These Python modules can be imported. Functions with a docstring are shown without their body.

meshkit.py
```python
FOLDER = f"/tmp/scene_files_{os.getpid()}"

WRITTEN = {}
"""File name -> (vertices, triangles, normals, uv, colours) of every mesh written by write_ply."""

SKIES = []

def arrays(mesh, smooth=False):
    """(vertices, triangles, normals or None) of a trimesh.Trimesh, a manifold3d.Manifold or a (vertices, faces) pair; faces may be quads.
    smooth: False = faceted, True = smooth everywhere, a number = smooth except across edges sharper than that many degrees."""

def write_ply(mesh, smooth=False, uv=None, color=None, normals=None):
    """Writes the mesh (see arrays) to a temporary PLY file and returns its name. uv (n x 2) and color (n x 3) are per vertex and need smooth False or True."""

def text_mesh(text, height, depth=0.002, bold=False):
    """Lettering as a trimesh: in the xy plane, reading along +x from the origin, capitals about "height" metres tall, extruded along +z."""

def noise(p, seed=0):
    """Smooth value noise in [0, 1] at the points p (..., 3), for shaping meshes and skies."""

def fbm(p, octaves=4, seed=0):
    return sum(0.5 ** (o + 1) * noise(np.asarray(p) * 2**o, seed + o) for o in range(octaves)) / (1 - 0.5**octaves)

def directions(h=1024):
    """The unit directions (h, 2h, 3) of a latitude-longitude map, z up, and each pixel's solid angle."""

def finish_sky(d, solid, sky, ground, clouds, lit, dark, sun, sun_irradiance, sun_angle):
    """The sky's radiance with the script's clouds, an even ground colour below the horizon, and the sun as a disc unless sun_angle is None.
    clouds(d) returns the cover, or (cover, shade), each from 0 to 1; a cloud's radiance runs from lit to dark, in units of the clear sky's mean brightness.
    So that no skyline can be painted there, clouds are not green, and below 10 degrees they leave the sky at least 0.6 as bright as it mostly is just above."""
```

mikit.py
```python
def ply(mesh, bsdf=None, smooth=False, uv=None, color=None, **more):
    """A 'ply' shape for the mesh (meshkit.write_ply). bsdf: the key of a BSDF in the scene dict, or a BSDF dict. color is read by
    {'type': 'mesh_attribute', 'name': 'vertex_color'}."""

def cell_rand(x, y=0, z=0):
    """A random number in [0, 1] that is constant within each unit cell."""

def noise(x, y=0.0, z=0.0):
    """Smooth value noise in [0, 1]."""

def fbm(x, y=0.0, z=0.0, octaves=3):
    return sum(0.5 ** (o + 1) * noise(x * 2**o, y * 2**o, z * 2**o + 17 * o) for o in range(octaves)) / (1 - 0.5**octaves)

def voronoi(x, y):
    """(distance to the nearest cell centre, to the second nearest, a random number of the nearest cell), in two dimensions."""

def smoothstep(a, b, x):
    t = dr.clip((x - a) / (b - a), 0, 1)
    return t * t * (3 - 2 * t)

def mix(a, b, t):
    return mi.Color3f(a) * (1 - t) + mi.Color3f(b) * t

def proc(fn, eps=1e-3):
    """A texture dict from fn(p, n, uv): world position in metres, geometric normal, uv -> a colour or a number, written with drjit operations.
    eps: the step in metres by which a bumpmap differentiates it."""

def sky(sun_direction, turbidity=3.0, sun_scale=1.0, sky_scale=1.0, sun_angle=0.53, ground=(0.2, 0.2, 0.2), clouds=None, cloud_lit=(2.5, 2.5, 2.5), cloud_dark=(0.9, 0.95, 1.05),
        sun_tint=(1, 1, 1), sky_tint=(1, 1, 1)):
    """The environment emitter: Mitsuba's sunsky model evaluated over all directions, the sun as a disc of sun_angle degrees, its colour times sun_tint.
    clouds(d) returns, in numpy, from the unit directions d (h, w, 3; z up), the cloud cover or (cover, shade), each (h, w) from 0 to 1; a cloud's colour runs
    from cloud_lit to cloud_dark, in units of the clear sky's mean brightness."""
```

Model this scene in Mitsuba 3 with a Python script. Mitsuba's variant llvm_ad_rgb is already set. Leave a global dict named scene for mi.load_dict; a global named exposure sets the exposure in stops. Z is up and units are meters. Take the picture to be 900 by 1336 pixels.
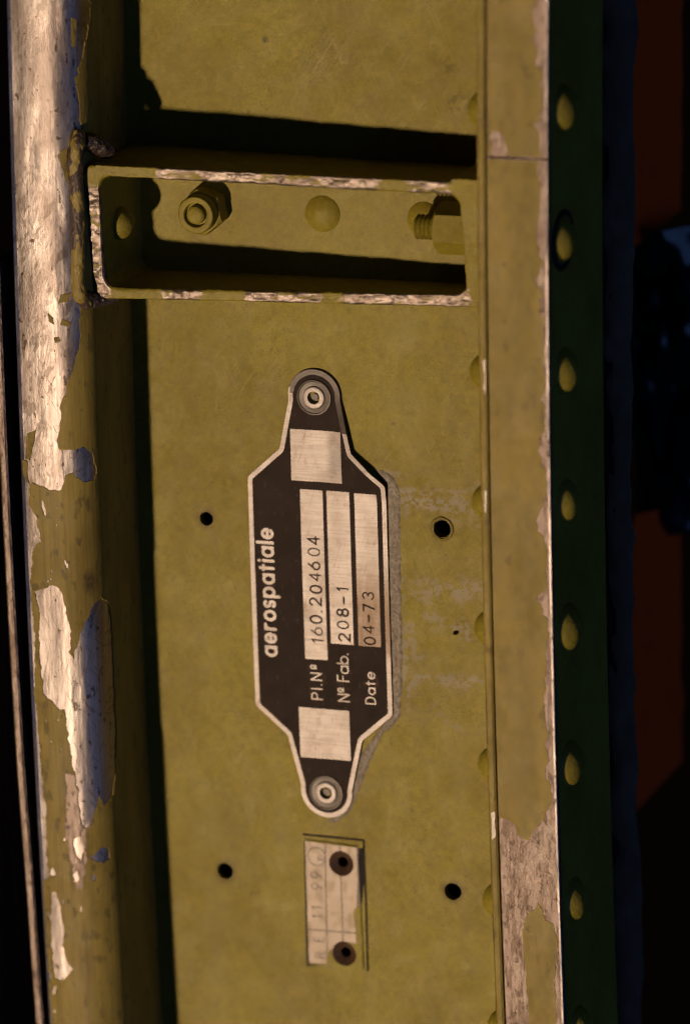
import math, numpy as np, trimesh, manifold3d as m3, shapely, shapely.affinity as aff
from shapely.geometry import Polygon, LineString, Point, box as sbox
from shapely.ops import unary_union
import mitsuba as mi, drjit as dr, mikit, meshkit
from mikit import noise, fbm, smoothstep, mix, voronoi
T = mi.ScalarTransform4f
rng = np.random.default_rng(7)
scene = {'type': 'scene'}
labels = {}
exposure = 0.0

# ---------------------------------------------------------------- units: 1 unit of the local frame = S metres
# local frame: u to the right along the panel, v down it, w out of it towards the front; the panel stands upright
S, Z0 = 0.00016, 1.2
BEND = 1.6e-5                                   # the airframe is gently curved along its length
def bend(v): return BEND * (v - 800.0) ** 2
def W(p):
    p = np.asarray(p, float)
    return np.stack([(p[..., 0] + bend(p[..., 1]) - 450) * S, -p[..., 2] * S, Z0 + (668 - p[..., 1]) * S], -1)
def LC(p):
    v = 668 - (p.z - Z0) / S
    return p.x / S + 450 - BEND * dr.square(v - 800), v, -p.y / S

# ---------------------------------------------------------------- camera: a long lens, from the right and a little above
r1 = np.array([.936, .030, .350]); r2 = np.array([.065, .966, -.250])
r1 /= np.linalg.norm(r1); r2 -= r1 * (r1 @ r2); r2 /= np.linalg.norm(r2)
fw = np.cross(r1, r2); DIST = 7500.0
CC = np.array([450, 668, 0.]) - DIST * fw
def B(x, y, w=0.0):
    """the place on the panel (u, v) at height w for a point measured in the photograph"""
    d = (x - 450) / DIST * r1 + (y - 668) / DIST * r2 + fw
    p = CC + (-w - CC[2]) / d[2] * d
    return p[0] - bend(p[1]), p[1]
def toworld(d): return np.array([d[0], d[2], -d[1]])
eye = np.array([(CC[0] - 450) * S, CC[2] * S, Z0 + (668 - CC[1]) * S])
scene['sensor'] = {'type': 'thinlens', 'fov': math.degrees(2 * math.atan(451 / DIST)), 'fov_axis': 'x', 'near_clip': 0.05, 'far_clip': 60.0,
    'aperture_radius': 0.0105, 'focus_distance': (DIST - 75) * S,
    'to_world': T().look_at(origin=eye.tolist(), target=(eye + toworld(fw)).tolist(), up=(-toworld(r2)).tolist())}

# ---------------------------------------------------------------- light: warm from low left, blue from the right, both sources out of view
ld = np.array([-.21, -1.0, -.34]); ld /= np.linalg.norm(ld)
lamp_at = np.array([0, 0, Z0]) + 2.6 * ld
LAMP = 2150.0
scene['unseen_lamp'] = {'type': 'sphere', 'center': lamp_at.tolist(), 'radius': 0.062,
    'emitter': {'type': 'area', 'radiance': {'type': 'rgb', 'value': [LAMP * c for c in (1.0, .71, .48)]}}}  # unseen source, placed for the warm light and the cast shadows
labels['unseen_lamp'] = {'label': 'round warm light source out of view low on the left, lights the panel and casts its shadows', 'category': 'unseen_lamp'}
scene['unseen_blue_light'] = {'type': 'rectangle', 'to_world': T().look_at(origin=[2.6, -1.5, .8], target=[0, 0, Z0], up=[0, 0, 1]) @ T().scale([1.9, 1.6, 1]),
    'emitter': {'type': 'area', 'radiance': {'type': 'rgb', 'value': [.072, .150, .400]}}}  # unseen blue rectangle, placed to light right-facing walls and bare metal
labels['unseen_blue_light'] = {'label': 'unseen blue light source out of view on the right, lights the right-facing walls and bare metal', 'category': 'unseen_blue_light'}
scene['ambient'] = {'type': 'constant', 'radiance': {'type': 'rgb', 'value': [.0010, .0010, .0012]}}

# ---------------------------------------------------------------- materials
def rgb(*c): return {'type': 'rgb', 'value': list(c)}
def tw(b): return {'type': 'twosided', 'bsdf': b}
def bump(b, fn, eps=4e-5): return {'type': 'bumpmap', 'arbitrary': {**mikit.proc(fn, eps)}, 'scale': 1.0, 'bsdf': b}

def seg(u, v, a, b):
    ax, ay = a; bx, by = b
    L = (bx - ax) ** 2 + (by - ay) ** 2
    t = dr.clip(((u - ax) * (bx - ax) + (v - ay) * (by - ay)) / L, 0, 1)
    return dr.sqrt(dr.square(u - ax - t * (bx - ax)) + dr.square(v - ay - t * (by - ay)))

holes = [(B(269, 677), 9.5), (B(577, 690), 11.5), (B(293.5, 1138), 11.5), (B(591, 1165), 12)]
STAINS = [((522, 640), (600, 655), 20, .9), ((590, 655), (665, 648), 22, .75), ((535, 772), (660, 760), 12, .8), ((560, 800), (612, 818), 11, .8), ((525, 765), (545, 860), 9, .6),
          ((530, 893), (660, 882), 9, .8), ((560, 925), (600, 952), 6, .45), ((600, 952), (655, 950), 6, .35), ((518, 640), (530, 930), 7, .8)]
SMUDGE = [((612, 118), 26, .6), ((604, 70), 26, .35), ((352, 45), 7, .9), ((606, 812), 9, 1.0), ((285, 650), 30, .15), ((520, 545), 5, .6), ((330, 40), 6, .6),
          ((600, 1290), 40, .3), ((545, 1225), 10, .4), ((430, 1065), 40, .25), ((350, 980), 18, .25), ((560, 335), 26, .3)]
def paint_color(p, n, uv):
    u, v, w = LC(p)
    big = fbm(u / 90, v / 90, w / 90, 3)
    fine = fbm(u / 7, v / 7, w / 7, 2)
    c = mix((.146, .120, .0120), (.170, .145, .0160), smoothstep(.3, .7, big))
    c = c * (0.86 + 0.28 * fine) * (.88 + .24 * noise(u / 1.5, v / 1.5, w / 1.5))
    speck = smoothstep(.76, .9, noise(u / 1.7 + .37 * v, v / 1.9 - .21 * u, w / 2.1)) * smoothstep(.40, .75, fbm(u / 60 + 9, v / 60, w / 60))
    c = mix(c, (.05, .036, .010), speck * .55)
    grime = smoothstep(.52, .80, fbm(u / 24 + 31, v / 34, w / 24, 5))
    c = mix(c, (.10, .077, .008), grime * .22)
    return c
def web_color(p, n, uv):
    u, v, w = LC(p)
    c = paint_color(p, n, uv)
    rough = fbm(u / 5, v / 5, 3, 3)
    m = mi.Float(0)
    for a, b, r, k in STAINS:
        m = dr.maximum(m, k * (1 - smoothstep(-.5 * r, r, seg(u, v, a, b) - r * .45 + (fbm(u / 19, v / 13, 7, 4) - .5) * 3.4 * r)))
    m = m * smoothstep(.34, .60, rough)
    c = mix(c, (.185, .165, .118), dr.clip(m * .95, 0, 1))
    k = mi.Float(0)
    for (a, b), r, s in SMUDGE:
        d = dr.sqrt(dr.square(u - a) + dr.square(v - b)) / r
        k = dr.maximum(k, s * (1 - smoothstep(.1, 1, d)) * smoothstep(.42, .68, fbm(u / 5 + 3, v / 5, 5, 3)))
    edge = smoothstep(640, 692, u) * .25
    c = mix(c, (.030, .022, .008), dr.clip(k, 0, .85))
    scr = smoothstep(.80, .88, noise((u - .4 * v) / 1.3, (v + .4 * u) / 60, 3)) + smoothstep(.82, .9, noise((u + .7 * v) / 1.4, (v - .7 * u) / 45, 8))
    c = mix(c, (.23, .195, .06), dr.clip(scr, 0, 1) * .30 * smoothstep(.48, .62, fbm(u / 80, v / 80 + 20, 1)))
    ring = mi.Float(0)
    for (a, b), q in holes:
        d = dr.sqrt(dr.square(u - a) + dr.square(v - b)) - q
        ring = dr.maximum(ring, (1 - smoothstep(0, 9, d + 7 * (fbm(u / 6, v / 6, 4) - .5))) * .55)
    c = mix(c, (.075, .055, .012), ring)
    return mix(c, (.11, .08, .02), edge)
def paint_rough(p, n, uv):
    u, v, w = LC(p)
    return .50 + .18 * fbm(u / 20, v / 20, w / 20)
def paint_height(p, n, uv):
    u, v, w = LC(p)
    return (fbm(u / 3.5, v / 3.5, w / 3.5, 3) * .55 + fbm(u / 40, v / 40, w / 40, 2) * 2.2) * S
def make_paint(colorfn):
    return tw(bump({'type': 'principled', 'base_color': mikit.proc(colorfn), 'roughness': mikit.proc(paint_rough), 'specular': .25}, paint_height))
scene['paint'] = make_paint(paint_color)
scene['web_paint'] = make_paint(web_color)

def flange_paint_color(p, n, uv):
    u, v, w = LC(p)
    c = mix((.120, .091, .017), (.158, .123, .024), smoothstep(.3, .7, fbm(u / 30, v / 80, w / 30, 3)))
    streak = fbm(u / 3, v / 70, w / 3, 3)
    c = c * (.72 + .5 * streak)
    d = dr.sqrt(dr.square((u - 146) / 9) + dr.square((v - 745) / 20))
    c = mix(c, (.03, .02, .007), (1 - smoothstep(.2, 1.2, d)) * .7 * (.5 + fbm(u / 4, v / 4, w / 4)))
    return mix(c, (.04, .03, .012), smoothstep(.60, .74, fbm(u / 9, v / 16, w / 9, 4)) * .55)
scene['flange_paint'] = make_paint(flange_paint_color)

def strap_paint_color(p, n, uv):
    u, v, w = LC(p)
    c = mix((.138, .107, .018), (.178, .140, .027), smoothstep(.3, .7, fbm(u / 30, v / 90, w / 30, 3)))
    c = c * (.82 + .35 * fbm(u / 8, v / 12, w / 8, 3))
    c = mix(c, (.22, .16, .075), smoothstep(.63, .8, fbm(u / 14 + 5, v / 70, w / 14, 3)) * .4)
    return mix(c, (.065, .042, .015), smoothstep(.62, .76, fbm(u / 12, v / 24 + 40, w / 12, 4)) * .5)
scene['strap_paint'] = make_paint(strap_paint_color)

def metal_color(p, n, uv):
    u, v, w = LC(p)
    scratch = fbm(u / 1.8, v / 60, w / 1.8, 3)
    c = mix((.235, .210, .196), (.30, .278, .264), smoothstep(.25, .75, scratch))
    xs = smoothstep(.81, .87, noise((u + .25 * v) / 1.3, (v - .25 * u) / 26, 5)) + smoothstep(.83, .88, noise((u - .5 * v) / 1.3, (v + .5 * u) / 18, 12))
    c = mix(c, (.075, .058, .048), dr.clip(xs, 0, 1) * .5)
    upper = smoothstep(900, 560, v)
    cloud = smoothstep(.36, .66, fbm(u / 22 + 3, v / 48, w / 22, 5))
    c = mix(c, (.150, .125, .112), cloud * .7 * (.25 + .75 * upper))
    blot = smoothstep(.55, .64, fbm(u / 11 + v / 90, v / 15 + .06 * u, w / 11, 5))
    c = mix(c, (.080, .064, .054), blot * .65 * smoothstep(120, 260, v) * smoothstep(660, 480, v))
    c = mix(c, (.12, .10, .085), smoothstep(.60, .68, fbm(u / 5, v / 8, w / 5 + 9, 4)) * .5 * (.35 + .65 * upper))
    pit = smoothstep(.68, .74, fbm(u / 6 + 11, v / 9, w / 6, 4))
    c = mix(c, (.05, .035, .025), pit * .85)
    line = smoothstep(.82, .90, noise(u / 1.1 + 2, v / 70, w / 1.1)) * .45
    return mix(c, (.10, .08, .065), line)
def metal_rough(p, n, uv):
    u, v, w = LC(p)
    return .42 + .16 * fbm(u / 9, v / 40, w / 9, 3)
def metal_height(p, n, uv):
    u, v, w = LC(p)
    return (fbm(u / 2.2, v / 50, w / 2.2, 3) * .16 + fbm(u / 9, v / 22, w / 9, 3) * .8 + fbm(u / 30, v / 120, w / 30, 2) * 4) * S
scene['metal'] = tw(bump({'type': 'principled', 'base_color': mikit.proc(metal_color), 'metallic': 1.0, 'roughness': mikit.proc(metal_rough)}, metal_height))

def dull_color(p, n, uv):
    u, v, w = LC(p)
    c = mix((.135, .102, .080), (.225, .18, .152), smoothstep(.3, .65, fbm(u / 4, v / 22, w / 4, 4)))
    c = mix(c, (.05, .036, .026), smoothstep(.56, .68, fbm(u / 6, v / 8, w / 6, 4)) * .6)
    return mix(c, (.27, .23, .195), smoothstep(.55, .72, fbm(u / 12, v / 18, w / 12, 4)) * .6)
def dull_height(p, n, uv):
    u, v, w = LC(p)
    return fbm(u / 5, v / 9, w / 5, 4) * 2.2 * S
scene['dull_metal'] = tw(bump({'type': 'principled', 'base_color': mikit.proc(dull_color), 'metallic': .85, 'roughness': .60}, dull_height))

def plate_metal_color(p, n, uv):
    u, v, w = LC(p)
    c = mix((.275, .255, .24), (.335, .315, .298), smoothstep(.3, .7, fbm(u / 26, v / 1.2, w, 3)))
    c = c * (.9 + .2 * fbm(u / 30, v / 30, 2, 3))
    sc = smoothstep(.84, .9, noise((u + v * .35) / 1.2, (v - u * .3) / 40, 1)) * .4
    c = mix(c, (.11, .072, .042), smoothstep(715, 790, v) * (1 - smoothstep(850, 870, v)) * smoothstep(458, 464, u) * (.5 + .5 * fbm(u / 5, v / 22, 4, 3)))
    return mix(c, (.17, .135, .105), sc + smoothstep(.64, .78, fbm(u / 7, v / 7, 9, 3)) * .3 + smoothstep(.5, .75, fbm(u / 22, v / 30, 12, 4)) * .3)
def plate_metal_height(p, n, uv):
    u, v, w = LC(p)
    return (fbm(u / 30, v / 1.3, w, 2) * .18 + fbm(u / 45, v / 45, 1, 2) * 1.6) * S
scene['plate_metal'] = tw(bump({'type': 'principled', 'base_color': mikit.proc(plate_metal_color), 'metallic': 1.0, 'roughness': .60}, plate_metal_height))
def placard_color(p, n, uv):
    u, v, w = LC(p)
    c = mix((.24, .205, .168), (.30, .262, .222), fbm(u / 14, v / 14, 3, 4))
    return mix(c, (.13, .10, .05), smoothstep(.5, .75, fbm(u / 9, v / 16, 8, 4)) * .5)
scene['placard_metal'] = tw({'type': 'principled', 'base_color': mikit.proc(placard_color), 'metallic': .8, 'roughness': .62})
def black_color(p, n, uv):
    u, v, w = LC(p)
    c = mix((.014, .0095, .0075), (.025, .0175, .0135), fbm(u / 20, v / 20, 0, 3))
    return mix(c, (.07, .052, .04), smoothstep(.72, .84, fbm(u / 4, v / 9, 2, 3)) * .4)
scene['plate_black'] = tw(bump({'type': 'principled', 'base_color': mikit.proc(black_color), 'roughness': .75, 'specular': .12}, plate_metal_height))
scene['dark_metal'] = tw({'type': 'principled', 'base_color': rgb(.030, .024, .018), 'metallic': .35, 'roughness': .45})
scene['rusty'] = tw({'type': 'principled', 'base_color': rgb(.050, .028, .015), 'metallic': .2, 'roughness': .5})
scene['black'] = tw({'type': 'principled', 'base_color': rgb(.012, .010, .008), 'roughness': .8, 'specular': .2})

def sealant_color(p, n, uv):
    u, v, w = LC(p)
    return mix((.085, .072, .050), (.165, .14, .10), smoothstep(.3, .7, fbm(u / 3, v / 3, w / 3, 3)))
def sealant_height(p, n, uv):
    u, v, w = LC(p)
    return fbm(u / 2.5, v / 2.5, w / 2.5, 3) * 2.0 * S
scene['sealant_stuff'] = tw(bump({'type': 'principled', 'base_color': mikit.proc(sealant_color), 'roughness': .5}, sealant_height))
def goo_color(p, n, uv):
    u, v, w = LC(p)
    f = fbm(u / 11 + 4, v / 26, w / 11, 3)
    c = mix((.016, .010, .006), (.055, .034, .020), fbm(u / 4, v / 4, w / 4, 3))
    return mix(c, (.165, .125, .02), smoothstep(.46, .49, f))
scene['crust'] = tw(bump({'type': 'principled', 'base_color': rgb(.022, .014, .009), 'roughness': .45}, sealant_height))
scene['old_sealant'] = tw(bump({'type': 'principled', 'base_color': mikit.proc(goo_color), 'roughness': .5}, sealant_height))

# ---------------------------------------------------------------- mesh helpers
def out(key, mesh, mat, smooth=30, local=True):
    if hasattr(mesh, 'to_mesh'):
        q = mesh.to_mesh(); mesh = trimesh.Trimesh(q.vert_properties[:, :3], q.tri_verts, process=False)
    if local:
        mesh = trimesh.Trimesh(W(mesh.vertices), mesh.faces[:, ::-1], process=False)
    scene[key] = mikit.ply(mesh, mat, smooth=smooth)
    return key
def thing(key, label, cat, group=None, kind=None):
    labels[key] = {'label': label, 'category': cat}
    if group: labels[key]['group'] = group
    if kind: labels[key]['kind'] = kind
    return key
used = {}
def part(parent, name):
    k = used.get((parent, name), 0); used[(parent, name)] = k + 1
    return f'{parent}__{name}' + (f'_{k:03d}' if k else '')

def sweep(prof, v0, v1, step=40, closed=True):
    """profile points (u, w) swept straight along v, capped"""
    prof = np.asarray(prof, float); n = len(prof); vs = np.linspace(v0, v1, max(2, int((v1 - v0) / step) + 1))
    V = np.concatenate([np.column_stack([prof[:, 0], np.full(n, v), prof[:, 1]]) for v in vs])
    F = []
    for i in range(len(vs) - 1):
        for j in range(n if closed else n - 1):
            a, b = i * n + j, i * n + (j + 1) % n
            F += [[a, b, b + n], [a, b + n, a + n]]
    if closed:
        pv, pf = trimesh.creation.triangulate_polygon(Polygon(prof), engine='earcut')
        if len(pv) == n:
            F += [[f[0], f[2], f[1]] for f in pf] + [[f[0] + (len(vs) - 1) * n, f[1] + (len(vs) - 1) * n, f[2] + (len(vs) - 1) * n] for f in pf]
    m = trimesh.Trimesh(V, F, process=False); m.fix_normals()
    return m
def polys(g):
    if g.is_empty: return []
    return [x for x in getattr(g, 'geoms', [g]) if x.geom_type == 'Polygon' and x.area > .05]
def shell(poly, top, depth, cs=None, ct=None, fmap=None):
    """a raised sheet: the flat polygon (a, b) cut along cs and ct, its top at height top, walls going down by depth; fmap(a, b, h) bends it in place"""
    a0, b0, a1, b1 = poly.bounds
    cs = sorted(set([a0, a1] + [c for c in (cs if cs is not None else []) if a0 < c < a1]))
    ct = sorted(set([b0, b1] + [c for c in (ct if ct is not None else np.arange(-400, 2000, 80)) if b0 < c < b1]))
    ms = []
    for i in range(len(cs) - 1):
        for j in range(len(ct) - 1):
            for g in polys(poly.intersection(sbox(cs[i], ct[j], cs[i + 1], ct[j + 1]))):
                v, f = trimesh.creation.triangulate_polygon(g, engine='earcut')
                ms.append(trimesh.Trimesh(np.column_stack([v, np.full(len(v), top)]), f, process=False))
    topm = trimesh.util.concatenate(ms)
    V, F, k = [], [], 0
    for g in polys(poly):
        for ring in [shapely.geometry.polygon.orient(g).exterior, *shapely.geometry.polygon.orient(g).interiors]:
            r = np.asarray(shapely.segmentize(ring, 12).coords)
            n = len(r)
            V += [np.column_stack([r, np.full(n, top)]), np.column_stack([r, np.full(n, top - depth)])]
            for q in range(n - 1):
                F += [[k + q, k + n + q, k + n + q + 1], [k + q, k + n + q + 1, k + q + 1]]
            k += 2 * n
    wall = trimesh.Trimesh(np.concatenate(V), F, process=False)
    topm.merge_vertices()
    m = trimesh.util.concatenate([topm, wall])
    # tops anticlockwise in (a, b) = facing -w in this left-handed frame once mapped; the flip in out() sets that right
    f = m.faces[:, ::-1] if False else m.faces
    vv = m.vertices
    if fmap: vv = fmap(vv[:, 0], vv[:, 1], vv[:, 2])
    return trimesh.Trimesh(vv, f, process=False)
def prism(poly, w0, w1): return shell(poly, w1, w1 - w0)
def roughen(poly, amp=2.0, scale=9.0, seed=0, step=2.5):
    def ring(r):
        p = np.asarray(shapely.segmentize(shapely.geometry.LinearRing(r), step).coords)[:-1]
        q = np.column_stack([p / scale, np.zeros(len(p))])
        d = np.column_stack([meshkit.fbm(q, 3, seed) - .5, meshkit.fbm(q + 50, 3, seed + 5) - .5]) * 2 * amp
        return p + d
    g = Polygon(ring(poly.exterior), [ring(i) for i in poly.interiors]).buffer(0)
    return g
def revolve(prof, n=36):
    """(r, h) profile turned about +h"""
    return trimesh.creation.revolve(np.asarray(prof, float), sections=n)
def place(m, at, axis='w'):
    """stands a turned piece (axis z) at a local point with its axis along w, or along +u or -u"""
    v = np.array(m.vertices); a = np.asarray(at, float)
    if axis == 'w': q = np.column_stack([v[:, 0], v[:, 1], v[:, 2]])
    elif axis == '+u': q = np.column_stack([v[:, 2], v[:, 1], -v[:, 0]])
    else: q = np.column_stack([-v[:, 2], v[:, 1], v[:, 0]])
    return trimesh.Trimesh(q + a, m.faces, process=False)
def upright(m):
    """local pieces made right-handed need one flip, since the local frame is left-handed"""
    m = m.copy(); m.fix_normals(); return m
def manimesh(m): 
    q = m.to_mesh(); return trimesh.Trimesh(q.vert_properties[:, :3], q.tri_verts, process=False)
def arcp(cx, cy, rx, ry, a0, a1, n=14):
    a = np.radians(np.linspace(a0, a1, n)); return np.column_stack([cx + rx * np.cos(a), cy + ry * np.sin(a)])

# ---------------------------------------------------------------- left flange: bent sheet, bare where the paint has flaked
FL, FW, FR, FH = 62.0, 155.0, 40.0, 160.0          # left edge, wall, bend radius, height
def flange_curve(s):
    """arc length from the left edge -> (u, w, normal u, normal w)"""
    s = np.asarray(s, float); a0 = FW - FR - FL; al = FR * math.pi / 2
    t = np.clip((s - a0) / FR, 0, math.pi / 2)
    u = np.where(s < a0, FL + s, FW - FR + FR * np.sin(t)); w = np.where(s < a0 + al, FH - FR + FR * np.cos(t), FH - FR - (s - a0 - al))
    x = np.clip((u - 94) / 30, -1.2, 1); w = w - np.where(s < a0 + al, 2.4 * x * x, 2.4)          # the front is slightly crowned
    return u, w, np.sin(t), np.cos(t)
SA, SB = FW - FR - FL, FW - FR - FL + FR * math.pi / 2
SEND = SB + FH - FR
def flange_map(a, b, h):
    u, w, nu, nw = flange_curve(a)
    return np.column_stack([u + nu * h, b, w + nw * h])
SG = np.linspace(-12, SB + 100, 500); GU, GW, _, _ = flange_curve(SG)
def st(x, y):
    uu = np.array([B(x, y, w) for w in GW]); f = uu[:, 0] - GU
    i = np.argmax(f <= 0) if (f <= 0).any() else len(f) - 1
    return SG[i], uu[i, 1]
def stp(pts): return Polygon([st(x, y) for x, y in pts]).buffer(0)
chips = [
 [(-10, -60), (113, -60), (116, 20), (110, 50), (104, 78), (98, 98), (101, 125), (104, 160), (107, 185), (100, 205), (97, 300), (103, 390), (103, 440), (100, 460), (93, 485), (86, 505), (80, 530), (78, 550), (74, 575), (75, 585),
  (92, 586), (108, 582), (118, 592), (124, 612), (120, 627), (106, 630), (94, 616), (86, 620), (78, 638), (66, 640), (52, 634), (41, 628), (36, 632), (34, 600), (-10, 600)],
 [(-5, 600), (36, 632), (38, 655), (44, 668), (51, 690), (52, 705), (46, 712), (42, 722), (40, 760), (43, 800), (46, 860), (44, 900), (50, 960), (54, 1010), (60, 1060), (60, 1120), (62, 1150), (20, 1150)],
 [(45, 772), (56, 768), (64, 763), (74, 765), (80, 775), (86, 795), (91, 830), (90, 850), (94, 862), (98, 850), (104, 830), (112, 805), (122, 787), (131, 781), (138, 786), (143, 806), (145, 850), (147, 900), (150, 960), (148, 1020), (146, 1040), (134, 1052), (128, 1040), (124, 1060), (116, 1078), (108, 1085),
  (104, 1060), (98, 1015), (92, 990), (86, 950), (85, 925), (78, 926), (68, 918), (55, 905), (53, 880), (50, 840), (50, 800)],
 [(64, 1138), (70, 1134), (71, 1144), (65, 1144)], [(94, 1142), (99, 1138), (102, 1150), (97, 1154)], [(117, 1143), (123, 1141), (125, 1150), (119, 1152)],
 [(110, 1118), (120, 1118), (130, 1108), (140, 1106), (143, 1122), (134, 1128), (120, 1122)],
 [(66, 1166), (73, 1166), (76, 1176), (80, 1190), (83, 1210), (82, 1235), (85, 1250), (93, 1264), (88, 1276), (78, 1283), (70, 1280), (67, 1250), (65, 1215)],
 [(96, 1098), (104, 1092), (108, 1110), (104, 1125), (98, 1120)],
]
keep = [  # islands of paint left on the bare metal
 [(74, 200), (82, 192), (96, 198), (102, 214), (98, 232), (88, 238), (82, 226), (80, 214)], [(78, 384), (92, 380), (88, 392), (76, 395)], [(62, 408), (68, 414), (69, 422), (63, 418)], [(80, 414), (92, 420), (86, 425), (78, 422)],
 [(70, 440), (76, 438), (78, 444), (72, 446)], [(34, 566), (46, 560), (44, 575), (38, 600), (33, 598)], [(92, 20), (98, 26), (96, 60), (92, 58)], [(88, 700), (92, 702), (90, 710)],
]
FLANGE = thing('flange', 'curved bare and yellow painted flange with flaking paint along the left of the panel', 'flange')
prof = [(FL, FH - 9), (FL - 2.2, FH - 6), (FL - 2.2, FH - 2.5), (FL, FH)] + [(u, w) for u, w, _, _ in (flange_curve(s) for s in np.linspace(3, SA, 9))] + [(float(u), float(w)) for u, w, _, _ in (flange_curve(s) for s in np.linspace(SA, SB, 14)[1:])]
prof += [(FW, 60), (FW, -9), (FW - 9, -9), (FW - 9, FH - FR)] + [(FW - FR + (FR - 9) * math.cos(a), FH - FR + (FR - 9) * math.sin(a)) for a in np.linspace(0, math.pi / 2, 8)[1:]]
out(part(FLANGE, 'metal_sheet'), sweep(prof, -160, 1560), 'metal', 32)
chip_geo = unary_union([roughen(roughen(stp(c), 3.0, 10, i), 1.5, 3.2, i + 20, 1.2) for i, c in enumerate(chips)]).buffer(0)
keep_geo = unary_union([roughen(stp(c), 1.2, 6, 40 + i) for i, c in enumerate(keep)])
little = []
for i in range(70):
    s_, t_ = rng.uniform(2, 62), rng.uniform(600, 1380)
    if rng.random() < .5: s_ = rng.uniform(0, 8)
    r_ = rng.uniform(.5, 1.3) if rng.random() < .85 else 2.4; little.append(roughen(aff.rotate(aff.scale(Point(s_, t_).buffer(r_, 3), 1, rng.uniform(1, 5)), rng.uniform(-20, 20)), .8, 3, i, 1.0))
flange_poly = sbox(.3, -155, SEND - 1, 1555).difference(chip_geo).union(keep_geo).difference(unary_union(little)).simplify(.15)
out(part(FLANGE, 'paint'), shell(flange_poly, 1.7, 1.7, list(np.linspace(SA, SB, 13)) + [8, 16, 24, 32, 40, 48, 56, SB + 40], fmap=flange_map), 'flange_paint', 32)
dull = [[(86, 1010), (98, 1012), (104, 1040), (108, 1060), (110, 1085), (112, 1130), (106, 1162), (98, 1160), (92, 1120), (85, 1090), (86, 1050)], [(52, 1040), (60, 1050), (62, 1120), (58, 1150), (52, 1100)]]
dull_geo = unary_union([roughen(stp(c), 3, 9, 60 + i) for i, c in enumerate(dull)]).intersection(flange_poly.buffer(-.5))
out(part(FLANGE, 'scraped_patch'), shell(dull_geo, 2.0, .7, list(np.linspace(SA, SB, 13)), fmap=flange_map), 'dull_metal', 32)

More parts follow.
